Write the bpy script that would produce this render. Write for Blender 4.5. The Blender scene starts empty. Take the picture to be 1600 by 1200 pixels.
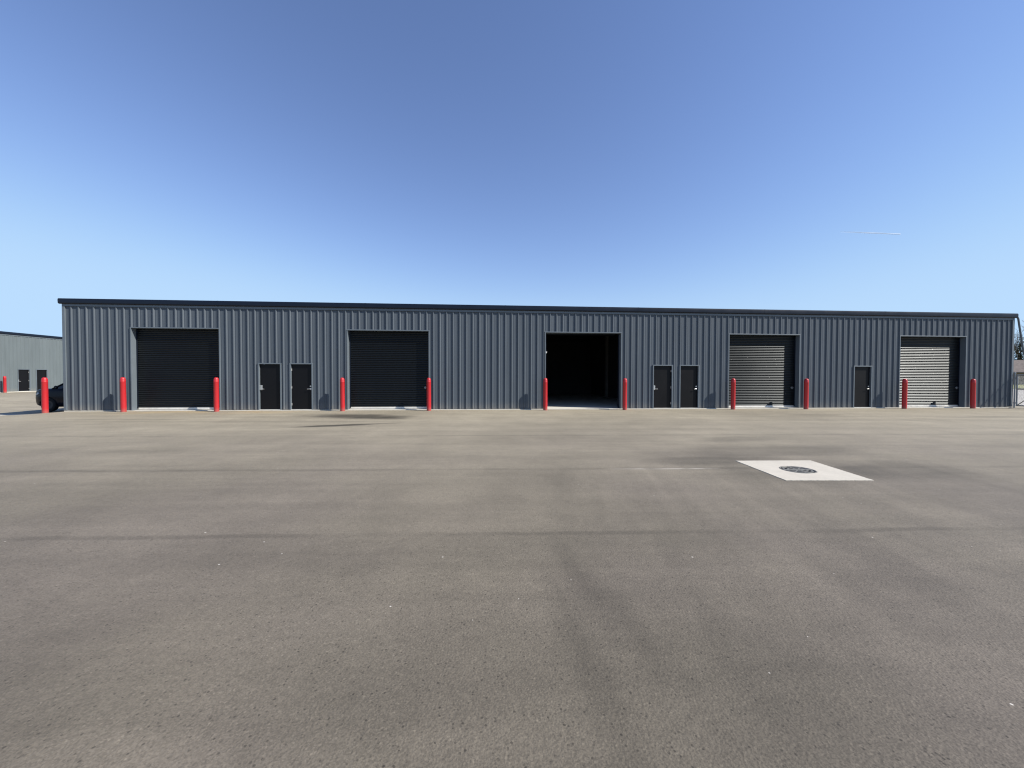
import bpy, bmesh, math, random
from mathutils import Vector, Matrix
random.seed(7)
S = bpy.context.scene
COL = S.collection
R = math.radians

# ------------------------------------------------------------------ camera
cam_d = bpy.data.cameras.new('camera'); cam = bpy.data.objects.new('camera', cam_d); COL.objects.link(cam)
S.camera = cam
cam_d.sensor_width = 36.0
cam_d.lens = 36.0 * 602.2 / 1600.0
cam_d.clip_start = 0.05; cam_d.clip_end = 20000
_yaw, _pit, _rol = 0.0738, 0.0194, 0.0023
fw = Vector((math.sin(_yaw)*math.cos(_pit), math.cos(_yaw)*math.cos(_pit), -math.sin(_pit)))
rt = Vector((math.cos(_yaw), -math.sin(_yaw), 0)); up = rt.cross(fw)
rt, up = rt*math.cos(_rol) + up*math.sin(_rol), -rt*math.sin(_rol) + up*math.cos(_rol)
cam.matrix_world = Matrix(((rt.x, up.x, -fw.x, 18.178), (rt.y, up.y, -fw.y, -18.182), (rt.z, up.z, -fw.z, 1.566), (0, 0, 0, 1)))

# ------------------------------------------------------------------ sun and sky
SUN = Vector((2.4, -1.0, 2.1)).normalized()
sun_el = math.asin(SUN.z); sun_az = math.atan2(SUN.x, SUN.y)
sd = bpy.data.lights.new('sun', 'SUN'); sd.energy = 5.0; sd.angle = R(0.5); sd.color = (1.0, 0.94, 0.85)
so = bpy.data.objects.new('sun', sd); COL.objects.link(so)
so.rotation_euler = SUN.to_track_quat('Z', 'Y').to_euler()
W = bpy.data.worlds.new('World'); S.world = W; W.use_nodes = True
wn = W.node_tree; wn.nodes.clear()
sky = wn.nodes.new('ShaderNodeTexSky'); sky.sky_type = 'NISHITA'; sky.sun_disc = False
sky.sun_elevation = sun_el; sky.sun_rotation = sun_az
sky.altitude = 200; sky.air_density = 1.0; sky.dust_density = 0.0; sky.ozone_density = 4.0
bg = wn.nodes.new('ShaderNodeBackground'); bg.inputs['Strength'].default_value = 0.1
wo = wn.nodes.new('ShaderNodeOutputWorld')
gam = wn.nodes.new('ShaderNodeGamma'); gam.inputs['Gamma'].default_value = 1.1
tint = wn.nodes.new('ShaderNodeMix'); tint.data_type = 'RGBA'; tint.blend_type = 'MULTIPLY'; tint.inputs[0].default_value = 1.0
tint.inputs[7].default_value = (1.35, 1.16, 1.17, 1)
wn.links.new(sky.outputs[0], gam.inputs[0]); wn.links.new(gam.outputs[0], tint.inputs[6]); spl = wn.nodes.new('ShaderNodeSeparateColor'); cmb = wn.nodes.new('ShaderNodeCombineColor'); wn.links.new(tint.outputs[2], spl.inputs[0])
def wmath(op, a, b):
    n = wn.nodes.new('ShaderNodeMath'); n.operation = op
    for i, v in enumerate((a, b)):
        if isinstance(v, float): n.inputs[i].default_value = v
        else: wn.links.new(v, n.inputs[i])
    return n.outputs[0]
for i, c in enumerate((3.45, 5.0, 6.85)):          # soft shoulder so the pale band at the horizon does not burn out
    x = spl.outputs[i]
    q = wmath('POWER', wmath('ADD', wmath('POWER', wmath('DIVIDE', x, c), 6.0), 1.0), -1/6)
    wn.links.new(wmath('MULTIPLY', x, q), cmb.inputs[i])
wn.links.new(cmb.outputs[0], bg.inputs[0]); wn.links.new(bg.outputs[0], wo.inputs[0])
S.view_settings.view_transform = 'Standard'; S.view_settings.look = 'None'
S.view_settings.exposure = 0.55; S.view_settings.gamma = 1.0
S.cycles.pixel_filter_type = 'BLACKMAN_HARRIS'; S.cycles.filter_width = 1.15

# ------------------------------------------------------------------ node helpers
class NT:
    def __init__(s, name):
        s.m = bpy.data.materials.new(name); s.m.use_nodes = True; s.t = s.m.node_tree
        s.b = s.t.nodes['Principled BSDF']; s.out = s.t.nodes['Material Output']
        s._pos = None
    def put(s, sock, v):
        if v is None: return
        if hasattr(v, 'is_linked') or hasattr(v, 'links'): s.t.links.new(v, sock)
        else:
            if sock.type == 'RGBA' and len(v) == 3: v = (*v, 1)
            sock.default_value = v
    def M(s, op, a, b=None, c=None, clamp=False):
        n = s.t.nodes.new('ShaderNodeMath'); n.operation = op; n.use_clamp = clamp
        for i, v in enumerate((a, b, c)): s.put(n.inputs[i], v)
        return n.outputs[0]
    def pos(s):
        if s._pos is None:
            g = s.t.nodes.new('ShaderNodeNewGeometry'); s._pos = g.outputs['Position']
        return s._pos
    def obj(s):
        return s.t.nodes.new('ShaderNodeTexCoord').outputs['Object']
    def sep(s, v):
        n = s.t.nodes.new('ShaderNodeSeparateXYZ'); s.put(n.inputs[0], v); return n.outputs
    def comb(s, x, y, z=0.0):
        n = s.t.nodes.new('ShaderNodeCombineXYZ')
        for i, v in enumerate((x, y, z)): s.put(n.inputs[i], v)
        return n.outputs[0]
    def noise(s, vec, scale, detail=3.0, rough=0.5, dist=0.0):
        n = s.t.nodes.new('ShaderNodeTexNoise'); s.put(n.inputs['Vector'], vec)
        n.inputs['Scale'].default_value = scale; n.inputs['Detail'].default_value = detail
        n.inputs['Roughness'].default_value = rough; n.inputs['Distortion'].default_value = dist
        return n.outputs['Fac']
    def voro(s, vec, scale, out='Distance'):
        n = s.t.nodes.new('ShaderNodeTexVoronoi'); s.put(n.inputs['Vector'], vec); n.inputs['Scale'].default_value = scale
        return n.outputs[out]
    def rng(s, v, a, b, c=0.0, d=1.0, smooth=True):
        n = s.t.nodes.new('ShaderNodeMapRange'); n.interpolation_type = 'SMOOTHSTEP' if smooth else 'LINEAR'
        s.put(n.inputs[0], v)
        for i, q in enumerate((a, b, c, d)): n.inputs[i+1].default_value = q
        return n.outputs[0]
    def mix(s, f, a, b, mode='MIX'):
        n = s.t.nodes.new('ShaderNodeMix'); n.data_type = 'RGBA'; n.blend_type = mode
        s.put(n.inputs[0], f); s.put(n.inputs[6], a); s.put(n.inputs[7], b); return n.outputs[2]
    def bump(s, h, strength, dist):
        n = s.t.nodes.new('ShaderNodeBump'); s.put(n.inputs['Height'], h)
        n.inputs['Strength'].default_value = strength; n.inputs['Distance'].default_value = dist
        s.t.links.new(n.outputs[0], s.b.inputs['Normal'])
    def fin(s, col=None, rough=None, metal=None, spec=None, coat=None):
        s.put(s.b.inputs['Base Color'], col); s.put(s.b.inputs['Roughness'], rough); s.put(s.b.inputs['Metallic'], metal)
        s.put(s.b.inputs['Specular IOR Level'], spec); s.put(s.b.inputs['Coat Weight'], coat)
        return s.m

def simple(name, col, rough=0.5, metal=0.0, spec=0.5, var=0.08, scale=2.0, coat=None):
    n = NT(name); f = n.noise(n.pos(), scale, 4)
    k = n.rng(f, 0.3, 0.7, 1-var, 1+var, False)
    c = n.mix(1.0, col, n.comb(k, k, k), 'MULTIPLY')
    return n.fin(c, n.rng(f, 0.3, 0.7, rough*0.9, min(1, rough*1.1), False), metal, spec, coat)

# ------------------------------------------------------------------ materials
def mat_asphalt():
    n = NT('asphalt'); P = n.pos(); x, y, z = n.sep(P)
    v = n.M('ADD', y, n.M('MULTIPLY', x, 0.043)); u = x
    wob = n.M('MULTIPLY', n.M('SUBTRACT', n.noise(P, 0.9, 4, 0.6), 0.5), 0.28)
    vw = n.M('ADD', v, wob)
    big = n.noise(P, 0.16, 4, 0.55); med = n.noise(P, 1.1, 5, 0.6); sm = n.noise(P, 7.0, 4, 0.6)
    streak = n.noise(n.comb(n.M('MULTIPLY', u, 0.07), n.M('MULTIPLY', vw, 1.3)), 1.0, 4, 0.55)
    fstreak = n.noise(n.comb(n.M('MULTIPLY', u, 0.15), n.M('MULTIPLY', vw, 5.0)), 1.0, 3, 0.6)
    lane = n.noise(n.comb(0.0, n.M('FLOOR', n.M('DIVIDE', n.M('ADD', v, 13.58), 2.75))), 1.37, 0)
    # tyre wear running toward the building on the right half
    t = n.M('ADD', u, n.M('MULTIPLY', y, -0.24))
    tw = n.M('ADD', t, n.M('MULTIPLY', wob, 0.7))
    tyre = n.noise(n.comb(n.M('MULTIPLY', tw, 2.1), n.M('MULTIPLY', y, 0.10)), 1.0, 3, 0.6)
    tmask = n.M('MULTIPLY', n.rng(x, 18.0, 20.0), n.M('MULTIPLY', n.rng(y, -11.0, -12.2), n.rng(y, -18.0, -15.5)))
    k = n.rng(big, 0.3, 0.7, 0.86, 1.12, False)
    k = n.M('MULTIPLY', k, n.rng(med, 0.3, 0.7, 0.89, 1.09, False))
    k = n.M('MULTIPLY', k, n.rng(sm, 0.25, 0.75, 0.94, 1.06, False))
    k = n.M('MULTIPLY', k, n.rng(streak, 0.3, 0.7, 0.87, 1.09, False))
    k = n.M('MULTIPLY', k, n.rng(fstreak, 0.3, 0.7, 0.95, 1.05, False))
    k = n.M('MULTIPLY', k, n.rng(lane, 0.2, 0.8, 0.93, 1.07, False))
    ty = n.rng(tyre, 0.30, 0.70, 0.86, 1.09, False)
    k = n.M('MULTIPLY', k, n.M('ADD', 1.0, n.M('MULTIPLY', tmask, n.M('SUBTRACT', ty, 1.0))))
    def mul(mask, amt):
        nonlocal k
        k = n.M('MULTIPLY', k, n.M('SUBTRACT', 1.0, n.M('MULTIPLY', mask, amt)))
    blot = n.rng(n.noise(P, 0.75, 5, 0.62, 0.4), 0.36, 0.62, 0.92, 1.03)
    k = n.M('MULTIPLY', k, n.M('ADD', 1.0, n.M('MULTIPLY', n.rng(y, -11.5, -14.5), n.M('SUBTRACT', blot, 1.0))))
    # paving joints
    brk = n.rng(n.noise(n.comb(n.M('MULTIPLY', u, 0.5), n.M('MULTIPLY', v, 0.2)), 1.0, 4, 0.7), 0.36, 0.6)
    for v0, w, a in ((-7.17, 0.12, 0.20), (-10.91, 0.10, 0.20), (-13.585, 0.075, 0.22), (-3.9, 0.12, 0.14)):
        wv = n.M('MULTIPLY', wob, 0.45)
        d = n.M('ABSOLUTE', n.M('SUBTRACT', n.M('ADD', v, wv), v0))
        mul(n.M('MULTIPLY', n.rng(d, w*0.2, w, 1, 0), n.M('MULTIPLY_ADD', brk, 0.75, 0.25)), a)
    # stains: (x, y, half length, half width, tilt, strength)
    sw = n.M('MULTIPLY', n.M('SUBTRACT', n.noise(P, 0.8, 5, 0.65), 0.5), 1.7)
    def blob(cx, cy, a, b, tilt, lo=0.55, hi=1.05):
        dx = n.M('SUBTRACT', x, cx); dy = n.M('SUBTRACT', y, cy)
        c_, s_ = math.cos(tilt), math.sin(tilt)
        p = n.M('DIVIDE', n.M('ADD', n.M('MULTIPLY', dx, c_), n.M('MULTIPLY', dy, s_)), a)
        q = n.M('DIVIDE', n.M('ADD', n.M('MULTIPLY', dx, -s_), n.M('MULTIPLY', dy, c_)), b)
        r = n.M('SQRT', n.M('ADD', n.M('MULTIPLY', p, p), n.M('MULTIPLY', q, q)))
        return n.rng(n.M('ADD', r, n.M('MULTIPLY', sw, 0.45)), lo, hi, 1, 0)
    for (cx, cy, a, b, tl, am, lo, hi) in (
        (13.3, -2.75, 2.6, 1.05, -0.22, 0.52, 0.3, 1.1), (14.4, -3.5, 1.3, 0.55, -0.3, 0.35, 0.3, 1.1), (13.7, -5.55, 1.9, 0.30, 0.30, 0.55, 0.3, 1.1),
        (24.2, -10.45, 2.9, 0.8, 0.05, 0.24, 0.4, 1.1), (22.2, -11.3, 1.3, 0.45, 0.0, 0.22, 0.4, 1.1), (25.2, -12.2, 1.5, 0.75, 0.1, 0.24, 0.4, 1.1),
        (23.3, -12.0, 1.9, 1.15, 0.0, 0.15, 0.5, 1.15), (24.6, -8.9, 1.5, 0.5, 0.2, 0.16, 0.4, 1.1), (32.0, -3.2, 2.0, 0.6, 0.1, 0.16, 0.4, 1.1),
        (38.0, -4.4, 2.5, 0.4, 0.0, 0.18, 0.4, 1.1), (5.5, -3.4, 3.2, 0.35, -0.05, 0.16, 0.4, 1.1), (18.92, -15.2, 0.11, 0.75, 0.06, 0.15, 0.0, 1.6),
        (18.75, -16.2, 0.12, 0.9, 0.05, 0.15, 0.0, 1.6), (19.1, -15.8, 0.11, 0.6, 0.12, 0.13, 0.0, 1.6), (19.5, -16.5, 0.5, 0.7, 0.3, 0.13, 0.1, 1.5), (18.6, -16.9, 0.9, 0.35, 0.1, 0.12, 0.1, 1.5)):
        mul(blob(cx, cy, a, b, tl, lo, hi), min(0.72, am*1.35))
    # aggregate: fine stones, a soft grain and small dark pits
    cr = n.sep(n.voro(P, 150.0, 'Color'))
    k2 = n.rng(cr[0], 0.0, 1.0, 0.80, 1.18, False)
    k2 = n.M('MULTIPLY', k2, n.rng(n.noise(P, 24.0, 4, 0.7), 0.3, 0.7, 0.90, 1.09, False))
    pv = n.sep(n.voro(P, 46.0, 'Color'))
    wp = n.M('ADD', n.voro(P, 46.0), n.M('MULTIPLY', n.M('SUBTRACT', n.noise(P, 120.0, 2), 0.5), 0.25))
    pit = n.M('MULTIPLY', n.rng(wp, 0.22, 0.36, 1, 0), n.M('GREATER_THAN', pv[0], 0.62))
    k2 = n.M('MULTIPLY', k2, n.M('SUBTRACT', 1.0, n.M('MULTIPLY', pit, n.rng(pv[1], 0, 1, 0.15, 0.55, False))))
    lite = n.M('MULTIPLY', n.rng(wp, 0.20, 0.32, 1, 0), n.M('GREATER_THAN', pv[2], 0.86))
    k2 = n.M('ADD', k2, n.M('MULTIPLY', lite, 0.28))
    k = n.M('MULTIPLY', k, k2)
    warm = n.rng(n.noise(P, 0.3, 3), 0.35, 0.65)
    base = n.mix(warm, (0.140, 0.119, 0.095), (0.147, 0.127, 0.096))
    base = n.mix(n.rng(n.M('ADD', y, n.M('MULTIPLY', n.M('SUBTRACT', big, 0.5), 3.0)), -17.5, -2.0), base, (0.286, 0.253, 0.187))      # paler by the doors, darker near the camera: light falloff painted into the colour
    sand = n.M('MULTIPLY', n.M('MULTIPLY', n.rng(y, -2.2, -0.2), n.M('MULTIPLY', n.rng(x, 2.0, 3.5), n.rng(x, 11.0, 8.5))), n.rng(n.noise(P, 0.7, 4, 0.6), 0.35, 0.65))
    base = n.mix(n.M('MULTIPLY', sand, 0.6), base, (0.40, 0.29, 0.15))
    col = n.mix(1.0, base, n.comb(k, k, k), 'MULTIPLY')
    # pale scraped joint left of the drain pad
    d = n.M('ABSOLUTE', n.M('SUBTRACT', n.M('ADD', v, n.M('MULTIPLY', wob, 0.2)), -10.93))
    scr = n.M('MULTIPLY', n.rng(d, 0.0, 0.07, 1, 0), n.M('MULTIPLY', n.rng(x, 20.2, 20.8), n.rng(x, 22.7, 22.2)))
    col = n.mix(n.M('MULTIPLY', scr, n.rng(med, 0.38, 0.62, 0.0, 0.55)), col, (0.50, 0.46, 0.40))
    # white chips of stone
    vd = n.voro(P, 7.0); vc = n.sep(n.voro(P, 7.0, 'Color')); vd = n.M('MULTIPLY', vd, n.rng(vc[1], 0, 1, 0.9, 2.6, False))
    chip = n.M('MULTIPLY', n.rng(vd, 0.045, 0.07, 1, 0), n.M('GREATER_THAN', vc[0], 0.74))
    col = n.mix(n.M('MULTIPLY', chip, 0.8), col, (0.62, 0.58, 0.52))
    h = n.M('ADD', n.M('MULTIPLY', n.noise(P, 90.0, 3, 0.6), 0.6), n.M('MULTIPLY', n.voro(P, 70.0), 0.5))
    n.bump(h, 0.55, 0.006)
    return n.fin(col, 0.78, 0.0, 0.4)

def mat_panel(name, col):
    n = NT(name); P = n.obj(); x, y, z = n.sep(P)
    sheet = n.noise(n.comb(n.M('FLOOR', n.M('DIVIDE', x, 0.9144)), 0.0), 3.7, 0)
    f = n.noise(n.comb(n.M('MULTIPLY', x, 2.5), n.M('MULTIPLY', z, 0.35), y), 1.0, 5, 0.6)
    k = n.M('MULTIPLY', n.rng(f, 0.3, 0.7, 0.93, 1.06, False), n.rng(sheet, 0.25, 0.75, 0.96, 1.04, False))
    c = n.mix(1.0, col, n.comb(k, k, k), 'MULTIPLY')
    dirt = n.M('MULTIPLY', n.rng(z, 0.45, 0.0), n.noise(P, 3.0, 4, 0.65))
    c = n.mix(n.M('MULTIPLY', dirt, 0.5), c, (0.24, 0.215, 0.18))
    n.bump(n.noise(P, 1.6, 3), 0.10, 0.02)
    return n.fin(c, n.rng(f, 0.3, 0.7, 0.45, 0.58, False), 0.0, 0.25)

def mat_concrete(name, col=(0.50, 0.465, 0.395)):
    n = NT(name); P = n.pos()
    k = n.M('MULTIPLY', n.rng(n.noise(P, 1.8, 5, 0.6), 0.3, 0.7, 0.92, 1.06, False), n.rng(n.noise(P, 45.0, 3, 0.7), 0.3, 0.7, 0.93, 1.06, False))
    c = n.mix(1.0, col, n.comb(k, k, k), 'MULTIPLY')
    st = n.rng(n.noise(P, 3.2, 5, 0.7), 0.48, 0.70)
    c = n.mix(n.M('MULTIPLY', st, 0.45), c, (0.42, 0.39, 0.34))
    n.bump(n.noise(P, 60.0, 4, 0.7), 0.25, 0.004)
    return n.fin(c, 0.85, 0.0, 0.3)

PANEL = (0.074, 0.090, 0.108)
M_asph = mat_asphalt()
M_panel = mat_panel('slate_steel_panel', PANEL)
M_panel_pale = mat_panel('pale_steel_panel', (0.116, 0.138, 0.146))
M_trim = simple('slate_trim', (0.115, 0.138, 0.158), 0.45, 0, 0.4, 0.05)
M_gutter = simple('charcoal_gutter_paint', (0.006, 0.010, 0.020), 0.36, 0, 0.25, 0.10)
M_slat = simple('black_slat_paint', (0.004, 0.005, 0.006), 0.32, 0.0, 0.40, 0.05, 0.8)
M_slat.node_tree.nodes['Principled BSDF'].inputs['Specular Tint'].default_value = (0.86, 0.95, 1.0, 1)
M_door = simple('black_door_paint', (0.0045, 0.0045, 0.0055), 0.42, 0, 0.2, 0.05, 1.5)
M_alu = simple('pale_aluminium', (0.62, 0.61, 0.57), 0.42, 0.15, 0.5, 0.12, 4)
M_steel = simple('brushed_steel', (0.62, 0.61, 0.58), 0.32, 0.75, 0.5, 0.06, 8)
M_galv = simple('galvanised_pipe', (0.28, 0.30, 0.31), 0.45, 0.4, 0.5, 0.12, 5)
M_dark = simple('dark_metal', (0.03, 0.03, 0.032), 0.5, 0.3, 0.5, 0.1, 6)
M_roof = simple('roof_steel', (0.10, 0.11, 0.125), 0.5, 0, 0.4, 0.08)
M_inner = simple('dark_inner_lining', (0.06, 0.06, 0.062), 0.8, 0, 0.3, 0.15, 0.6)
M_column = simple('primer_column', (0.20, 0.19, 0.18), 0.6, 0, 0.4, 0.1)
M_floor = mat_concrete('slab_concrete', (0.56, 0.54, 0.48))
M_conc = mat_concrete('pale_concrete')
M_found = mat_concrete('footing_concrete', (0.42, 0.40, 0.36))
def mat_red():
    n = NT('red_bollard_sleeve'); P = n.obj(); x, y, z = n.sep(P)
    f = n.noise(P, 6.0, 4, 0.6)
    c = n.mix(n.rng(f, 0.3, 0.75, 0.0, 0.35), (0.42, 0.014, 0.020), (0.35, 0.018, 0.022))
    sc = n.rng(n.noise(n.comb(n.M('MULTIPLY', x, 9), n.M('MULTIPLY', y, 9), n.M('MULTIPLY', z, 2.2)), 1.0, 5, 0.7), 0.66, 0.74)
    c = n.mix(n.M('MULTIPLY', sc, 0.3), c, (0.62, 0.22, 0.20))
    dirt = n.M('MULTIPLY', n.rng(z, 0.22, 0.0), n.noise(P, 12.0, 4, 0.7))
    c = n.mix(n.M('MULTIPLY', dirt, 0.8), c, (0.22, 0.15, 0.12))
    return n.fin(c, n.rng(f, 0.3, 0.7, 0.34, 0.48, False), 0, 0.5)
M_red = mat_red()
M_grate = simple('cast_iron', (0.17, 0.165, 0.145), 0.6, 0.2, 0.5, 0.25, 18)
M_pit = simple('pit_shade', (0.012, 0.012, 0.012), 0.9, 0, 0.2, 0.2)
M_car = simple('navy_car_paint', (0.0025, 0.0035, 0.009), 0.25, 0.0, 0.16, 0.05, 2, 0.06)
M_glass = simple('tinted_car_glass', (0.010, 0.012, 0.014), 0.05, 0, 0.6, 0.03)
M_tyre = simple('tyre_rubber', (0.012, 0.012, 0.012), 0.85, 0, 0.3, 0.15, 10)
M_lamp = simple('headlight_lens', (0.30, 0.31, 0.32), 0.12, 0.3, 0.6, 0.1, 8)
M_wirem = simple('weathered_cable', (0.05, 0.05, 0.055), 0.7, 0, 0.3, 0.1)
M_bark = simple('bark', (0.085, 0.065, 0.05), 0.9, 0, 0.2, 0.3, 6)
def mat_leaf(name, a, b):
    n = NT(name); g = n.t.nodes.new('ShaderNodeNewGeometry')
    c = n.mix(g.outputs['Random Per Island'], a, b)
    return n.fin(c, 0.7, 0, 0.25)
M_needle = mat_leaf('conifer_needles', (0.018, 0.034, 0.018), (0.055, 0.075, 0.036))
M_siding = simple('brown_siding', (0.24, 0.19, 0.15), 0.8, 0, 0.3, 0.1)
M_shingle = simple('brown_grey_shingle', (0.17, 0.145, 0.13), 0.9, 0, 0.2, 0.25, 2.5)
M_suv = simple('grey_blue_paint', (0.13, 0.15, 0.18), 0.3, 0.2, 0.5, 0.05, 2, 0.5)
def mat_grass():
    n = NT('lawn_grass'); P = n.pos()
    c = n.mix(n.rng(n.noise(P, 0.35, 5, 0.65), 0.35, 0.65), (0.17, 0.19, 0.075), (0.27, 0.245, 0.12))
    k = n.rng(n.noise(P, 9.0, 3, 0.7), 0.3, 0.7, 0.75, 1.2, False)
    n.bump(n.noise(P, 20, 3), 0.6, 0.05)
    return n.fin(n.mix(1.0, c, n.comb(k, k, k), 'MULTIPLY'), 0.95, 0, 0.2)
M_grass = mat_grass()

# ------------------------------------------------------------------ mesh helpers
def link(name, bm, mat, parent=None, smooth=False, bevel=0.0, auto=None):
    me = bpy.data.meshes.new(name); bm.normal_update(); bm.to_mesh(me); bm.free()
    o = bpy.data.objects.new(name, me); COL.objects.link(o)
    for m in (mat if isinstance(mat, (list, tuple)) else [mat]): me.materials.append(m)
    if smooth:
        for p in me.polygons: p.use_smooth = True
        if auto: me.set_sharp_from_angle(angle=R(auto))
    if bevel:
        b = o.modifiers.new('bevel', 'BEVEL'); b.width = bevel; b.segments = 2; b.limit_method = 'ANGLE'; b.angle_limit = R(40)
    if parent is not None: o.parent = parent
    return o
def tag(o, label, cat, group=None, kind=None):
    if label: o['label'] = label
    if cat: o['category'] = cat
    if group: o['group'] = group
    if kind: o['kind'] = kind
    return o
def empty(name, loc, rz=0.0):
    o = bpy.data.objects.new(name, None); COL.objects.link(o); o.location = loc; o.rotation_euler = (0, 0, rz)
    o.empty_display_size = 0.3
    return o
def box(bm, x0, x1, y0, y1, z0, z1):
    v = [bm.verts.new((x, y, z)) for z in (z0, z1) for y in (y0, y1) for x in (x0, x1)]
    for f in ((0, 2, 3, 1), (4, 5, 7, 6), (0, 1, 5, 4), (2, 6, 7, 3), (0, 4, 6, 2), (1, 3, 7, 5)): bm.faces.new([v[i] for i in f])
def tube(bm, pts, radii, seg=10, cap=True):
    pts = [Vector(p) for p in pts]
    if not isinstance(radii, (list, tuple)): radii = [radii]*len(pts)
    rings = []; a = None
    for i, p in enumerate(pts):
        d = (pts[min(i+1, len(pts)-1)] - pts[max(i-1, 0)]).normalized()
        if a is None: a = d.orthogonal().normalized()
        a = (a - d*a.dot(d)).normalized(); b = d.cross(a)
        rings.append([bm.verts.new(p + (a*math.cos(t) + b*math.sin(t))*radii[i]) for t in [2*math.pi*j/seg for j in range(seg)]])
    for r0, r1 in zip(rings, rings[1:]):
        for j in range(seg): bm.faces.new((r0[j], r0[(j+1) % seg], r1[(j+1) % seg], r1[j]))
    if cap:
        bm.faces.new(rings[0][::-1]); bm.faces.new(rings[-1])
def lathe(bm, prof, seg=24, axis='Z', loc=(0, 0, 0)):
    rings = []
    for r, h in prof:
        ring = []
        if r < 1e-5:
            ring = [None]
            p = (0, 0, h)
            ring[0] = p
        else:
            ring = [(r*math.cos(2*math.pi*j/seg), r*math.sin(2*math.pi*j/seg), h) for j in range(seg)]
        vs = []
        for p in ring:
            q = p if axis == 'Z' else (p[0], p[2], p[1])
            vs.append(bm.verts.new((q[0]+loc[0], q[1]+loc[1], q[2]+loc[2])))
        rings.append(vs)
    for a, b in zip(rings, rings[1:]):
        for j in range(seg):
            if len(a) == 1 and len(b) == 1: continue
            if len(a) == 1: bm.faces.new((a[0], b[j], b[(j+1) % seg]))
            elif len(b) == 1: bm.faces.new((a[j], a[(j+1) % seg], b[0]))
            else: bm.faces.new((a[j], a[(j+1) % seg], b[(j+1) % seg], b[j]))

# ------------------------------------------------------------------ the ground
def sm(t): t = max(0.0, min(1.0, t)); return t*t*(3-2*t)
def gz(x, y):      # the lot dips a little along the left side drive
    return -0.33*sm((0.15-x)/2.2)*sm((y+2.2)/2.6)*(1-sm((y-6)/9.0))*(1-sm((-9-x)/9.0))
def axis_pts(lo, hi, fine_lo, fine_hi, step):
    p = []; q = fine_lo
    while q < fine_hi: p.append(q); q += step
    p.append(fine_hi); a = fine_lo; d = step
    while a > lo: d *= 1.6; a = max(lo, a-d); p.append(a)
    a = fine_hi; d = step
    while a < hi: d *= 1.6; a = min(hi, a+d); p.append(a)
    return sorted(set(p))
bm = bmesh.new()
XS = axis_pts(-900, 1500, -20, 2, 0.4); YS = axis_pts(-200, 1500, -4, 16, 0.4)
G = [[bm.verts.new((x, y, gz(x, y))) for x in XS] for y in YS]
for j in range(len(YS)-1):
    for i in range(len(XS)-1): bm.faces.new((G[j][i], G[j][i+1], G[j+1][i+1], G[j+1][i]))
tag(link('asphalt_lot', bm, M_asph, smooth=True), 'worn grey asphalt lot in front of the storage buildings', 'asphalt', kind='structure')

bm = bmesh.new(); box(bm, 92, 1200, 22, 1200, -0.3, 0.03)
tag(link('grass_field', bm, M_grass), 'dull green and straw lawn beyond the lot', 'grass', kind='structure')
bm = bmesh.new(); box(bm, 47.4, 91.9, 1.0, 70, -0.3, 0.012)
tag(link('concrete_road', bm, mat_concrete('drive_concrete', (0.34, 0.32, 0.29))), 'pale concrete drive behind the gate', 'road', kind='structure')

# pale strip of concrete across the side drive, following the dip
bm = bmesh.new(); prev = None
for i in range(25):
    x = -12.0 + i*0.34
    ys = (1.55, 2.15)
    cur = [bm.verts.new((x, yy, gz(x, yy)+dz)) for yy in ys for dz in (0.012, )]
    if prev: bm.faces.new((prev[0], cur[0], cur[1], prev[1]))
    prev = cur
tag(link('concrete_gutter', bm, M_conc), 'pale concrete gutter strip across the side drive', 'gutter strip', kind='structure')

# ------------------------------------------------------------------ drain pad and grate
PADC = [Vector((22.87, -11.35)), Vector((24.30, -11.41)), Vector((24.08, -12.79)), Vector((22.74, -12.70))]
HC = Vector((23.46, -12.09)); HR = 0.262
bm = bmesh.new()
NS = 240; top = []; inn = []; bot = []
def pad_pt(a):
    d = Vector((math.cos(a), math.sin(a))); best = None
    for i in range(4):
        p, q = PADC[i], PADC[(i+1) % 4]; e = q-p
        den = d.x*e.y - d.y*e.x
        if abs(den) < 1e-9: continue
        w = p-HC; t = (w.x*e.y - w.y*e.x)/den; s_ = (w.x*d.y - w.y*d.x)/den
        if t > 0 and -1e-6 <= s_ <= 1+1e-6 and (best is None or t < best): best = t
    return HC + d*best
angs = sorted([2*math.pi*j/NS for j in range(NS)] + [math.atan2((c-HC).y, (c-HC).x) % (2*math.pi) for c in PADC])
for a in angs:
    p = pad_pt(a); p = HC + (p-HC)*(1+random.uniform(-0.007, 0.004)); top.append(bm.verts.new((p.x, p.y, 0.007))); bot.append(bm.verts.new((p.x, p.y, -0.2)))
    inn.append(bm.verts.new((HC.x+HR*math.cos(a), HC.y+HR*math.sin(a), 0.007)))
for j in range(len(angs)):
    k = (j+1) % len(angs)
    bm.faces.new((inn[j], top[j], top[k], inn[k])); bm.faces.new((top[j], bot[j], bot[k], top[k]))
tag(link('concrete_pad', bm, M_conc), 'pale square concrete collar round the drain cover', 'concrete pad', kind='structure')
gr = empty('drain_cover', (HC.x, HC.y, 0.0), R(-4))
tag(gr, 'round dark iron drain cover set in the pale concrete pad', 'drain cover')
bm = bmesh.new(); lathe(bm, [(0.2615, 0.006), (0.256, 0.012), (0.240, 0.012), (0.235, 0.003)], 48)
link('frame_ring', bm, M_grate, gr, True, auto=40)
bm = bmesh.new(); lathe(bm, [(0.2345, 0.003), (0.0, 0.003)], 48)
link('pit', bm, M_pit, gr)
bm = bmesh.new()
for k in range(3):
    r0 = 0.05 + k*0.068
    lathe(bm, [(r0, 0.0035), (r0, 0.0095), (r0+0.030, 0.0095), (r0+0.030, 0.0035)], 40)
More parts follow.
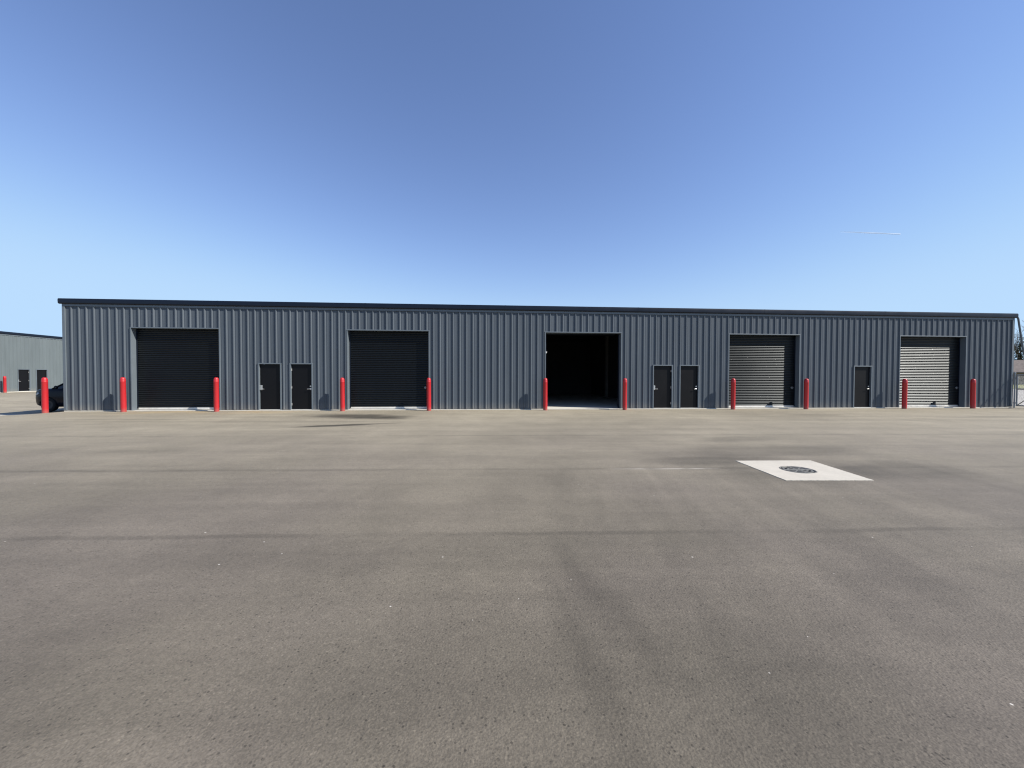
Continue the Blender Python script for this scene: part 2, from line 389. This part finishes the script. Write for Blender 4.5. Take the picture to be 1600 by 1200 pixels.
for k in range(4):
    a = k*math.pi/4
    c_, s_ = math.cos(a), math.sin(a); w = 0.012 if k % 4 else 0.030
    q = [(-0.234, -w), (0.234, -w), (0.234, w), (-0.234, w)]
    lo = [bm.verts.new((x*c_-y*s_, x*s_+y*c_, 0.0036)) for x, y in q]; hi = [bm.verts.new((x*c_-y*s_, x*s_+y*c_, 0.0100+0.0002*k)) for x, y in q]
    bm.faces.new(hi)
    for i in range(4): bm.faces.new((lo[i], lo[(i+1) % 4], hi[(i+1) % 4], hi[i]))
link('grate', bm, M_grate, gr)

# ------------------------------------------------------------------ storage buildings
FT = 0.3048
RIB = [(-0.046, 0.0), (-0.017, -0.040), (0.017, -0.040), (0.046, 0.0), (0.085, 0.0), (0.092, -0.004), (0.108, -0.004), (0.115, 0.0),
       (0.185, 0.0), (0.192, -0.004), (0.208, -0.004), (0.215, 0.0)]
def rib_profile(x0, x1):
    pts = []
    k0 = int(math.floor(x0/FT))-1; k1 = int(math.ceil(x1/FT))+1
    for k in range(k0, k1+1):
        for dx, dy in RIB: pts.append((k*FT+dx, dy))
    pts.sort()
    def at(x):
        for (a, b), (c, d) in zip(pts, pts[1:]):
            if a <= x <= c: return b + (d-b)*(x-a)/max(1e-9, c-a)
        return 0.0
    return [(x0, at(x0))] + [(x, y) for x, y in pts if x0+1e-4 < x < x1-1e-4] + [(x1, at(x1))]
def panel_strip(bm, x0, x1, z0, z1):
    pr = rib_profile(x0, x1)
    lo = [bm.verts.new((x, y, z0)) for x, y in pr]; hi = [bm.verts.new((x, y, z1)) for x, y in pr]
    for i in range(len(pr)-1): bm.faces.new((lo[i], lo[i+1], hi[i+1], hi[i]))

REV = 0.235            # depth of the roller door reveals
def roller_curtain(bm, x0, x1, z0, z1, y):
    # interlocking curved slats
    pitch = 0.0832; n = int((z1-z0)/pitch)+1; prof = []
    for i in range(n):
        zb = z0 + i*pitch
        for k in range(9):
            t = k/8.0
            zz = zb + pitch*(0.07 + 0.80*t)
            if zz > z1: break
            prof.append((y - 0.004 - 0.027*math.sin(math.pi*t)**0.85, zz))
        if zb+pitch*0.97 < z1: prof.append((y, zb+pitch*0.97))
    a = [bm.verts.new((x0, p, q)) for p, q in prof]; b = [bm.verts.new((x1, p, q)) for p, q in prof]
    for i in range(len(prof)-1): bm.faces.new((a[i], b[i], b[i+1], a[i+1]))

def roller_door(root, x0, w, h, open_=False):
    x1 = x0+w; fr_y = -0.044
    bm = bmesh.new()
    T = 0.045
    box(bm, x0-T, x0, fr_y, REV+0.10, 0.035, h); box(bm, x1, x1+T, fr_y, REV+0.10, 0.035, h)
    box(bm, x0-T, x1+T, fr_y-0.002, REV+0.10, h, h+T)
    link('opening_trim', bm, M_trim, root, bevel=0.004)
    for ga, gb in ((x0+0.002, x0+0.06), (x1-0.06, x1-0.002)):
        bm = bmesh.new(); box(bm, ga, gb, REV-0.03, REV-0.022, 0.04, h-0.004); link('guide_rail', bm, M_gutter, root)
    if open_:
        bm = bmesh.new(); tube(bm, [(x0+0.1, REV+0.45, h+0.22), (x1-0.1, REV+0.45, h+0.22)], 0.26, 20)
        link('door_coil', bm, M_slat, root, True, auto=40)
        bm = bmesh.new(); box(bm, x0+0.004, x0+0.055, -0.03, 0.02, h-0.98, h-0.90); link('lock_keeper', bm, M_alu, root, bevel=0.006)
        return
    bm = bmesh.new(); roller_curtain(bm, x0+0.008, x1-0.008, 0.135, h-0.003, REV)
    d = link('roller_door', bm, M_slat, root, True, auto=55)
    bm = bmesh.new(); box(bm, x0+0.010, x1-0.010, REV-0.030, REV+0.01, 0.042, 0.135)
    box(bm, x0+0.010, x1-0.010, REV-0.042, REV-0.030, 0.060, 0.085)
    link('bottom_rail', bm, M_alu, d, bevel=0.004)
    bm = bmesh.new(); box(bm, x1-0.24, x1-0.15, REV-0.06, REV-0.028, 1.01, 1.055); tube(bm, [(x1-0.24, REV-0.055, 1.03), (x1-0.08, REV-0.055, 1.03)], 0.011, 8)
    box(bm, x1-0.21, x1-0.17, REV-0.08, REV-0.06, 0.97, 1.09)
    link('slide_bolt', bm, M_galv, d, bevel=0.004)

def entry_door(root, x0, hinge_left, x_w=1.016, h=2.10):
    x1 = x0+x_w; T = 0.055; y_s = 0.045
    bm = bmesh.new()
    box(bm, x0, x0+T, -0.044, 0.10, 0.035, h); box(bm, x1-T, x1, -0.044, 0.10, 0.035, h); box(bm, x0, x1, -0.046, 0.10, h, h+0.05)
    fr = link('door_frame', bm, M_trim, root, bevel=0.004)
    bm = bmesh.new(); box(bm, x0+T+0.003, x1-T-0.003, y_s, y_s+0.045, 0.055, h-0.004)
    d = link('entry_door', bm, M_door, root, bevel=0.003)
    bm = bmesh.new(); box(bm, x0+T, x1-T, -0.049, 0.10, 0.036, 0.050); link('threshold', bm, M_alu, d, bevel=0.003)
    hx = x0+T+0.07 if not hinge_left else x1-T-0.07; s = 1 if not hinge_left else -1
    bm = bmesh.new()
    lathe(bm, [(0.0, -0.012), (0.042, -0.012), (0.042, 0.0)], 16, 'Y', (hx, y_s, 0.98))
    tube(bm, [(hx, y_s, 0.98), (hx, y_s-0.06, 0.98), (hx+s*0.02, y_s-0.068, 0.98), (hx+s*0.135, y_s-0.066, 0.975)], 0.013, 8)
    lathe(bm, [(0.0, -0.02), (0.034, -0.02), (0.034, 0.0)], 16, 'Y', (hx, y_s, 1.10))
    if not hinge_left: box(bm, x0+T-0.01, hx+0.03, y_s-0.010, y_s-0.002, 0.93, 1.15)      # latch guard plate
    link('handle', bm, M_steel, d, True, auto=40)
    for zz in (0.28, 1.05, 1.85):
        xx = x0+T if hinge_left else x1-T
        bm = bmesh.new(); tube(bm, [(xx, y_s-0.010, zz-0.055), (xx, y_s-0.010, zz+0.055)], 0.011, 8)
        box(bm, xx-0.022, xx+0.022, y_s-0.004, y_s+0.002, zz-0.05, zz+0.05)
        link('hinge', bm, M_steel, d)

def storage_building(name, loc, rz, L, eave, depth, rollers, entries, open_idx, label, group, M_panel=M_panel):
    root = empty(name, loc, rz); tag(root, label, 'building', group)
    RW = RH = 12*FT; z0 = 0.05
    ops = sorted([(x, x+RW, RH) for x in rollers] + [(x, x+1.016, 2.10+0.02) for x, _ in entries])
    bm = bmesh.new(); cur = 0.06; top = eave-0.10
    for a, b, h in ops:
        panel_strip(bm, cur, a, z0, top); panel_strip(bm, a, b, h, top); cur = b
    panel_strip(bm, cur, L-0.06, z0, top)
    bmesh.ops.remove_doubles(bm, verts=bm.verts, dist=1e-5)
    link('front_wall', bm, M_panel, root)
    bm = bmesh.new()          # corner trims and the flat head trim the ribs die into
    box(bm, -0.036, 0.075, -0.046, 0.11, z0, top); box(bm, L-0.075, L+0.036, -0.046, 0.11, z0, top)
    box(bm, 0.076, L-0.076, -0.044, 0.02, eave-0.33, top)
    link('corner_trim', bm, M_trim, root, bevel=0.004)
    # side and rear walls, ribbed the same way
    bm = bmesh.new(); panel_strip(bm, 0.08, depth-0.08, z0, top)
    bmesh.ops.transform(bm, matrix=Matrix(((0, 1, 0, 0), (-1, 0, 0, depth), (0, 0, 1, 0), (0, 0, 0, 1))), verts=bm.verts)
    bm2 = bmesh.new(); panel_strip(bm2, 0.08, depth-0.08, z0, top)
    bmesh.ops.transform(bm2, matrix=Matrix(((0, -1, 0, L), (1, 0, 0, 0), (0, 0, 1, 0), (0, 0, 0, 1))), verts=bm2.verts)
    link('side_wall', bm, M_panel, root); link('side_wall', bm2, M_panel, root)
    bm = bmesh.new(); panel_strip(bm, 0.08, L-0.08, z0, top)
    bmesh.ops.transform(bm, matrix=Matrix(((-1, 0, 0, L), (0, -1, 0, depth), (0, 0, 1, 0), (0, 0, 0, 1))), verts=bm.verts)
    link('rear_wall', bm, M_panel, root)
    # low gable roof
    bm = bmesh.new(); rise = depth/2*(0.5/12.0)
    sec = [(-0.03, top), (depth/2, top+rise), (depth+0.03, top), (depth+0.03, top+0.07), (depth/2, top+rise+0.07), (-0.03, top+0.07)]
    a = [bm.verts.new((-0.05, y, z)) for y, z in sec]; b = [bm.verts.new((L+0.05, y, z)) for y, z in sec]
    for i in range(6): bm.faces.new((a[i], a[(i+1) % 6], b[(i+1) % 6], b[i]))
    bm.faces.new(a[::-1]); bm.faces.new(b)
    for yy, zz in ((0, 0), (1, 0)):
        for xx in (0.0, L):
            pts = [(xx, 0.02, z0), (xx, depth-0.02, z0), (xx, depth-0.02, top), (xx, depth/2, top+rise), (xx, 0.02, top)]
            if yy == 0: bm.faces.new([bm.verts.new(((p[0]+(0.02 if xx == 0 else -0.02)), p[1], p[2])) for p in pts])
    bmesh.ops.recalc_face_normals(bm, faces=bm.faces)
    link('roof', bm, M_roof, root)
    # eave gutter with rounded nose, in sections
    bm = bmesh.new()
    gs = [(-0.040, eave-0.235), (-0.085, eave-0.230), (-0.118, eave-0.195), (-0.125, eave-0.07), (-0.112, eave-0.015), (-0.090, eave), (-0.035, eave), (-0.035, eave-0.03)]
    xs = [-0.12] + [q for q in [k*6.4 for k in range(1, 40)] if q < L-1] + [L+0.12]
    for xa, xb in zip(xs, xs[1:]):
        A = [bm.verts.new((xa, y, z)) for y, z in gs]; B = [bm.verts.new((xb, y, z)) for y, z in gs]
        for i in range(8): bm.faces.new((A[i], A[(i+1) % 8], B[(i+1) % 8], B[i]))
        if xa == xs[0]: bm.faces.new(A[::-1])
        if xb == xs[-1]: bm.faces.new(B)
        if xa > 0:   # lapped joint band
            g2 = [(y-0.003 if y < -0.06 else y, z+(0.003 if z > eave-0.1 else -0.003)) for y, z in gs]
            A2 = [bm.verts.new((xa-0.03, y, z)) for y, z in g2]; B2 = [bm.verts.new((xa+0.03, y, z)) for y, z in g2]
            for i in range(8): bm.faces.new((A2[i], A2[(i+1) % 8], B2[(i+1) % 8], B2[i]))
    link('gutter', bm, M_gutter, root, True, auto=35)
    # footing and slab
    bm = bmesh.new(); box(bm, -0.02, L+0.02, -0.055, depth+0.05, -0.7, 0.034); link('floor_slab', bm, M_floor, root)
    for i, x in enumerate(rollers): roller_door(root, x, RW, RH, i == open_idx)
    for x, hl in entries: entry_door(root, x, hl)
    return root

A = storage_building('storage_building', (0, 0, 0), 0, 150*FT, 4.90, 50*FT,
    [k*FT for k in (9, 39.3, 69.3, 99.2, 129.1)], [(26.4*FT, False), (30.9*FT, True), (86.5*FT, False), (90.9*FT, True), (120.8*FT, True)], 2,
    'long slate grey ribbed steel building with five roller doors, the middle one open', 'steel storage buildings')
# inside the open unit: partitions, ceiling, columns
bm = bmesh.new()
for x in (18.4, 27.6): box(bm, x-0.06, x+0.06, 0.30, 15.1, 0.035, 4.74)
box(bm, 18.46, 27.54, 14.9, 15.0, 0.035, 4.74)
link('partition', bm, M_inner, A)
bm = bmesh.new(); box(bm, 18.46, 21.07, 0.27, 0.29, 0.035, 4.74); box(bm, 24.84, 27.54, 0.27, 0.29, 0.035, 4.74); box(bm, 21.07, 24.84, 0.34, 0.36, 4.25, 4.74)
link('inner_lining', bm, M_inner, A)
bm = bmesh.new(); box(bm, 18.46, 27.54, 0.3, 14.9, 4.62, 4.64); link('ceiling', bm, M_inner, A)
for (x, y) in ((27.3, 5.0), (27.3, 9.9)):
    bm = bmesh.new(); box(bm, x-0.1, x+0.1, y-0.01, y+0.01, 0.036, 4.6); box(bm, x-0.1, x-0.088, y-0.1, y+0.1, 0.036, 4.6); box(bm, x+0.088, x+0.1, y-0.1, y+0.1, 0.036, 4.6)
    link('column', bm, M_column, A)
bm = bmesh.new(); box(bm, 19.9, 20.85, 14.86, 14.895, 0.036, 2.1); link('inner_door', bm, M_column, A)
# leaning downspout at the right end of the gutter
bm = bmesh.new(); tube(bm, [(45.83, -0.08, 4.74), (45.90, -0.08, 4.62), (46.02, -0.09, 3.95), (46.16, -0.10, 3.2), (46.42, -0.12, 2.2), (46.78, -0.14, 1.0), (47.0, -0.15, 0.2)], 0.040, 8)
link('downspout', bm, M_trim, A, True, auto=50)

Bx = -25.6
Bld = storage_building('storage_building', (Bx, 9.6, 0.02), math.pi/2, 120*FT, 5.56, 50*FT,
    [(6.85+30*FT*k) for k in (0, 1, 2)], [(11.85, False), (13.35, True), (21.0, False), (22.5, True)], -1,
    'lighter grey steel building at the far left, cut off by the frame', 'steel storage buildings', M_panel_pale)

# ------------------------------------------------------------------ bollards
bm = bmesh.new()
lathe(bm, [(0.099, -0.05), (0.099, 0.0), (0.098, 1.30), (0.100, 1.305), (0.100, 1.325), (0.098, 1.33), (0.097, 1.395), (0.091, 1.435), (0.076, 1.468), (0.055, 1.488), (0.026, 1.499), (0.0, 1.502)], 28)
b0 = link('bollard', bm, M_red, None, True, auto=50)
BL = [(-0.20, -0.60, 'red bollard off the left corner of the long building, in front of the dark car'),
      (2.72, -0.42, 'red bollard just left of the roller door nearest the dark car'),
      (6.52, -0.42, 'red bollard at the right edge of the roller door nearest the dark car'),
      (11.88, -0.42, 'red bollard at the left edge of the second black roller door from the dark car'),
      (15.70, -0.42, 'red bollard at the right edge of the second black roller door from the dark car'),
      (21.05, -0.42, 'red bollard at the left edge of the open doorway'),
      (24.84, -0.42, 'red bollard at the right edge of the open doorway'),
      (30.20, -0.42, 'red bollard before the left side of the shiny roller door beside paired entry doors'),
      (33.95, -0.42, 'red bollard right of the shiny roller door beside a pair of entry doors'),
      (39.18, -0.42, 'red bollard before the left side of the roller door nearest the gate'),
      (42.95, -0.42, 'red bollard right of the last roller door, nearest the gate')]
for i, (x, y, lb) in enumerate(BL):
    o = b0 if i == 0 else b0.copy()
    if i: COL.objects.link(o)
    o.location = (x, y, gz(x, y)); o.rotation_euler = (R(random.uniform(-.5, .5)), R(random.uniform(-.5, .5)), random.uniform(0, 6))
    tag(o, lb, 'bollard', 'red bollards by the doors')
o = b0.copy(); COL.objects.link(o); o.location = (-25.05, 20.0, 0.0)
tag(o, 'small far red bollard before the lighter grey building', 'bollard', 'red bollards by the doors')

# ------------------------------------------------------------------ car
def loft(bm, stations, seg_pts):
    rings = [[bm.verts.new(p) for p in seg_pts(s)] for s in stations]
    n = len(rings[0])
    for a, b in zip(rings, rings[1:]):
        for i in range(n): bm.faces.new((a[i], a[(i+1) % n], b[(i+1) % n], b[i]))
    bm.faces.new(rings[0][::-1]); bm.faces.new(rings[-1])
def make_car(name, loc, rz, paint, label, sc=1.0):
    root = empty(name, loc, rz); root.scale = (sc, sc, sc*1.03)
    tag(root, label, 'car')
    # stations: x (nose at 0), bottom, shoulder z, half width
    st = [(0.00, 0.48, 0.80, 0.36), (0.04, 0.36, 0.93, 0.54), (0.16, 0.27, 1.04, 0.72), (0.42, 0.22, 1.095, 0.86), (0.85, 0.20, 1.11, 0.905),
          (1.20, 0.21, 1.105, 0.91), (2.2, 0.22, 1.12, 0.915), (3.3, 0.22, 1.14, 0.91), (3.9, 0.24, 1.15, 0.89), (4.25, 0.30, 1.12, 0.83), (4.38, 0.40, 1.02, 0.74), (4.42, 0.55, 0.9, 0.62)]
    def ring(s):
        x, zb, zt, w = s; zm = zb+(zt-zb)*0.62
        half = [(w*0.80, zb), (w*0.96, zb+0.07), (w, zm-0.15), (w*1.0, zm), (w*0.965, zt-0.05), (w*0.90, zt), (w*0.5, zt+0.028), (0.0, zt+0.035)]
        return [(x, -a, b) for a, b in half] + [(x, a, b) for a, b in half[-2::-1]]
    bm = bmesh.new(); loft(bm, st, ring)
    bmesh.ops.recalc_face_normals(bm, faces=bm.faces)
    body = link('body', bm, paint, root, True)
    m = body.modifiers.new('subd', 'SUBSURF'); m.levels = m.render_levels = 2
    # wheel arch openings cut through the body
    bmc = bmesh.new()
    for wx in (0.88, 3.52):
        lathe(bmc, [(0.0, -1.2), (0.375, -1.2), (0.375, -0.68), (0.0, -0.68)], 28, 'Y', (wx, 0, 0.34))
        lathe(bmc, [(0.0, 0.68), (0.375, 0.68), (0.375, 1.2), (0.0, 1.2)], 28, 'Y', (wx, 0, 0.34))
    bmesh.ops.recalc_face_normals(bmc, faces=bmc.faces)
    mec = bpy.data.meshes.new('cut'); bmc.to_mesh(mec); bmc.free()
    cut = bpy.data.objects.new('cut', mec); COL.objects.link(cut); cut.parent = root
    bo = body.modifiers.new('arch', 'BOOLEAN'); bo.object = cut; bo.operation = 'DIFFERENCE'; bo.solver = 'EXACT'
    bpy.context.view_layer.update()
    dg = bpy.context.evaluated_depsgraph_get()
    me = bpy.data.meshes.new_from_object(body.evaluated_get(dg)); body.modifiers.clear(); body.data = me
    bpy.data.objects.remove(cut)
    # greenhouse: glass volume, roof skin and pillars
    gst = [(1.02, 1.10, 1.115, 0.80, 0.80), (1.85, 1.10, 1.585, 0.83, 0.63), (2.2, 1.10, 1.63, 0.83, 0.64), (3.1, 1.11, 1.64, 0.83, 0.64), (3.75, 1.12, 1.58, 0.82, 0.61), (4.15, 1.12, 1.16, 0.78, 0.74)]
    def gring(s):
        x, zb, zt, w, wt = s
        return [(x, -w, zb), (x, -wt, zt-0.03), (x, -wt*0.9, zt), (x, 0, zt+0.02), (x, wt*0.9, zt), (x, wt, zt-0.03), (x, w, zb)]
    bm = bmesh.new(); loft(bm, gst, gring); bmesh.ops.recalc_face_normals(bm, faces=bm.faces)
    link('window', bm, M_glass, root, True, auto=30)
    bm = bmesh.new()
    rst = [(1.78, 1.56, 0.63), (2.2, 1.635, 0.645), (3.1, 1.645, 0.645), (3.82, 1.55, 0.62)]
    rr = [[bm.verts.new(p) for p in ((x, -w-0.012, z-0.05), (x, -w*0.9, z+0.012), (x, 0, z+0.034), (x, w*0.9, z+0.012), (x, w+0.012, z-0.05))] for x, z, w in rst]
    for a, b in zip(rr, rr[1:]):
        for i in range(4): bm.faces.new((a[i], a[i+1], b[i+1], b[i]))
    link('roof', bm, paint, root, True)
    for sy in (-1, 1):
        for pa, pb, pr in (((1.0, 0.80, 1.10), (1.80, 0.645, 1.56), 0.035), ((2.45, 0.845, 1.10), (2.50, 0.66, 1.60), 0.04), ((4.15, 0.775, 1.12), (3.78, 0.63, 1.55), 0.06)):
            bm = bmesh.new(); tube(bm, [(pa[0], sy*pa[1], pa[2]), (pb[0], sy*pb[1], pb[2])], pr, 8); link('pillar', bm, paint, root, True)
    for sy in (-1, 1):
        bm = bmesh.new(); lathe(bm, [(0.0, 0.0), (0.05, 0.0), (0.085, 0.02), (0.08, 0.06), (0.0, 0.07)], 14, 'Y', (0, 0, 0))
        bmesh.ops.transform(bm, matrix=Matrix.Translation((1.30, sy*0.98, 1.17)), verts=bm.verts); link('wing_mirror', bm, paint, root, True)
        bm = bmesh.new()
        q = [(0.20, 0.70, 0.76), (0.29, 0.78, 0.77), (0.46, 0.845, 0.85), (0.42, 0.825, 0.93), (0.27, 0.74, 0.90)]
        f0 = [bm.verts.new((x-0.015, sy*(y+0.02), z)) for x, y, z in q]; f1 = [bm.verts.new((x+0.08, sy*(y-0.08), z)) for x, y, z in q]
        bm.faces.new(f0); bm.faces.new(f1[::-1])
        for i in range(5): bm.faces.new((f0[i], f0[(i+1) % 5], f1[(i+1) % 5], f1[i]))
        bmesh.ops.recalc_face_normals(bm, faces=bm.faces); link('headlight', bm, M_lamp, root, bevel=0.01)
    for wx in (0.88, 3.52):
        for sy in (-1, 1):
            bm = bmesh.new(); y0 = 0.79*sy
            lathe(bm, [(0.21, -0.09), (0.30, -0.105), (0.335, -0.08), (0.345, 0.0), (0.335, 0.08), (0.30, 0.105), (0.21, 0.09), (0.21, -0.09)], 32, 'Y', (wx, y0, 0.345))
            w = link('wheel', bm, M_tyre, root, True, auto=50)
            bm = bmesh.new(); lathe(bm, [(0.0, 0.05*sy), (0.05, 0.055*sy), (0.06, 0.04*sy), (0.185, 0.045*sy), (0.212, 0.085*sy), (0.214, 0.0)], 32, 'Y', (wx, y0, 0.345))
            link('rim', bm, M_dark, w, True, auto=40)
    return root
make_car('car', (-5.05, 4.15, -0.31), R(2), M_car, 'dark navy car half hidden behind the left end of the long building', 1.05)

# ------------------------------------------------------------------ gate at the right end
gt = empty('chain_link_gate', (45.83, -0.06, 0.0), R(-90)); tag(gt, 'galvanised chain link gate with a diagonal brace at the right end of the long building', 'gate')
bm = bmesh.new(); tube(bm, [(0, 0, -0.1), (0, 0, 1.80)], 0.032, 14); lathe(bm, [(0.043, 1.79), (0.043, 1.81), (0.028, 1.845), (0.0, 1.85)], 14)
link('post', bm, M_galv, gt, True, auto=50)
bm = bmesh.new(); GWd = 1.45
for zz in (0.12, 0.98, 1.70): tube(bm, [(0.07, 0, zz), (GWd, 0, zz)], 0.032, 10)
for xx in (0.09, GWd): tube(bm, [(xx, 0, 0.12), (xx, 0, 1.70)], 0.032, 10)
link('gate_frame', bm, M_galv, gt, True, auto=50)
bm = bmesh.new(); tube(bm, [(0.11, 0, 0.14), (0.95, 0, 0.96)], 0.019, 8); link('brace', bm, M_galv, gt, True)
bm = bmesh.new()
def clip_wire(x0, z0, dx, dz):
    ts = [0, 99]
    for p, d, lo, hi in ((x0, dx, 0.09, GWd), (z0, dz, 0.12, 1.70)):
        a, b = (lo-p)/d, (hi-p)/d; ts = [max(ts[0], min(a, b)), min(ts[1], max(a, b))]
    if ts[1]-ts[0] > 0.02: tube(bm, [(x0+dx*t, 0.004*(1 if dx > 0 else -1), z0+dz*t) for t in ts], 0.0026, 4, False)
k = -1.7
while k < 3.4:
    clip_wire(0.09+k, 0.12, 1, 1); clip_wire(0.09+k, 0.12, -1, 1); k += 0.06
link('wire_mesh', bm, M_galv, gt)
for zz in (0.25, 1.55):
    bm = bmesh.new(); box(bm, -0.045, 0.10, -0.02, 0.02, zz-0.03, zz+0.03); link('hinge', bm, M_galv, gt, bevel=0.006)

# ------------------------------------------------------------------ beyond the gate
def house(name, loc, rz, label):
    root = empty(name, loc, rz); tag(root, label, 'house')
    bm = bmesh.new(); box(bm, -7, 7, -4.5, 4.5, 0, 2.7); link('wall', bm, M_siding, root)
    bm = bmesh.new()
    pr = [(-5.1, 2.6), (0, 5.4), (5.1, 2.6), (5.1, 2.8), (0, 5.62), (-5.1, 2.8)]
    a = [bm.verts.new((-7.5, y, z)) for y, z in pr]; b = [bm.verts.new((7.5, y, z)) for y, z in pr]
    for i in range(6): bm.faces.new((a[i], a[(i+1) % 6], b[(i+1) % 6], b[i]))
    bm.faces.new(a[::-1]); bm.faces.new(b); bmesh.ops.recalc_face_normals(bm, faces=bm.faces)
    rf = link('roof', bm, M_shingle, root)
    bm = bmesh.new(); box(bm, 2.2, 3.0, 0.3, 1.0, 4.6, 6.3); link('chimney', bm, M_siding, rf)
    for x in (-5, -1.6, 4.6):
        bm = bmesh.new(); box(bm, x-0.65, x+0.65, -4.56, -4.49, 0.95, 2.2); w = link('window', bm, M_alu, root)
        bm = bmesh.new(); box(bm, x-0.57, x+0.57, -4.575, -4.55, 1.03, 2.12); link('pane', bm, M_glass, w)
    bm = bmesh.new(); box(bm, 1.2, 2.2, -4.56, -4.49, 0.05, 2.15); link('door', bm, M_door, root)
house('house', (141.0, 60.5, 0.0), R(-30), 'small house with a brown grey roof beyond the gate')

def limb(bm, p, d, L, r, lev, rnd, spread):
    pts = [p]; q = p.copy(); dd = d.copy(); n = 4
    for i in range(n):
        dd = (dd + Vector((rnd.uniform(-.22, .22), rnd.uniform(-.22, .22), rnd.uniform(-.05, .16)))).normalized()
        q = q + dd*(L/n); pts.append(q.copy())
    tube(bm, pts, [r*(1-0.16*i) for i in range(n+1)], 6 if lev < 2 else 4, False)
    if lev >= 4: return
    for k in range(4 if lev < 3 else 3):
        i = rnd.randint(1, n); a = rnd.uniform(0, 6.28)
        nd = (dd + Vector((math.cos(a), math.sin(a), 0.25))*spread).normalized()
        limb(bm, pts[i], nd, L*rnd.uniform(.5, .72), r*0.5, lev+1, rnd, spread)
def bare_tree(loc, h, seed, label):
    rnd = random.Random(seed); root = empty('bare_tree', loc); tag(root, label, 'tree', 'trees beyond the gate')
    bm = bmesh.new(); tube(bm, [(0, 0, -0.2), (0.05, 0.02, h*0.12), (0.0, 0.1, h*0.26)], [h*0.024, h*0.019, h*0.016], 10); link('trunk', bm, M_bark, root, True)
    bm = bmesh.new()
    for k in range(5):
        a = k*1.256+rnd.uniform(-.3, .3); limb(bm, Vector((0, 0.1, h*0.24)), Vector((math.cos(a)*.55, math.sin(a)*.55, 1)).normalized(), h*0.38, h*0.011, 1, rnd, 0.75)
    link('crown', bm, M_bark, root, True)
def conifer(loc, h, seed, label):
    rnd = random.Random(seed); root = empty('conifer_tree', loc); tag(root, label, 'tree', 'trees beyond the gate')
    bm = bmesh.new(); tube(bm, [(0, 0, -0.2), (0, 0, h*0.5), (0, 0, h*0.97)], [h*0.022, h*0.013, 0.02], 10); link('trunk', bm, M_bark, root, True)
    bm = bmesh.new(); z = h*0.10
    while z < h:
        f = 1-(z/h); rad = h*0.24*f**0.8*rnd.uniform(.8, 1.15)+0.15
        for k in range(int(7+8*f)):
            a = rnd.uniform(0, 6.283); Lb = rad*rnd.uniform(.65, 1.1); m = max(4, int(Lb*9))
            for j in range(m):
                t = (j+rnd.random())/m; c = Vector((math.cos(a)*Lb*t, math.sin(a)*Lb*t, z - 0.25*Lb*t*t + rnd.uniform(-.12, .12)))
                s = rnd.uniform(.16, .34); n1 = Vector((math.cos(a), math.sin(a), rnd.uniform(-.5, .2))); n2 = Vector((-math.sin(a), math.cos(a), rnd.uniform(-.5, .5)))
                vs = [bm.verts.new(c + n1*s*p + n2*s*q) for p, q in ((-.7, -.2), (.3, -.45), (1, .1), (.2, .5))]
                bm.faces.new(vs)
        z += h*0.032
    link('crown', bm, M_needle, root)
conifer((152.0, 68.6, 0), 12.0, 3, 'dark green conifer beyond the gate')
bare_tree((163.0, 76.3, 0), 18.5, 5, 'tall leafless tree showing above the conifer')
make_car('car', (121.5, 52.0, 0.035), R(160), M_suv, 'grey car parked beyond the gate', 1.0)

# overhead cables between two poles that both stand out of view
def cable(z, label):
    bm = bmesh.new(); pts = []
    a, b = Vector((60.0, 95.0, z)), Vector((190.0, 40.0, z+0.6))
    for i in range(25):
        t = i/24; p = a.lerp(b, t); p.z -= 2.2*4*t*(1-t); pts.append(p)
    tube(bm, pts, 0.035, 5); tag(link('overhead_cable', bm, M_wirem, None, True), label, 'cable', 'overhead cables')
cable(13.2, 'upper thin overhead cable crossing behind the gate'); cable(10.8, 'lower thin overhead cable crossing behind the gate')

# ------------------------------------------------------------------ condensation trail high in the sky
def mat_trail():
    n = NT('ice_trail'); x, y, z = n.sep(n.obj())
    n.b.inputs['Base Color'].default_value = (0.9, 0.9, 0.9, 1); n.b.inputs['Roughness'].default_value = 1.0; n.b.inputs['Specular IOR Level'].default_value = 0
    f = n.M('MULTIPLY', n.rng(x, -320, -20, 0.02, 0.32), n.rng(n.noise(n.comb(n.M('MULTIPLY', x, 0.012), y, z), 1.0, 3), 0.3, 0.6, 0.6, 1.0))
    n.put(n.b.inputs['Alpha'], f)
    return n.m
tr = bmesh.new(); tube(tr, [(-240, 0, 0), (-90, 0, 0), (0, 0, 0), (120, 0, 0), (225, 0, 0)], [4.0, 4.5, 5.0, 4.6, 4.2], 10)
t_o = link('contrail', tr, mat_trail(), None, True)
t_o.location = (3028, 2790, 1125); t_o.rotation_euler = (0, R(2.2), math.atan2(-34.5, 462))
tag(t_o, 'short thin white contrail high in the clear blue sky', 'contrail')
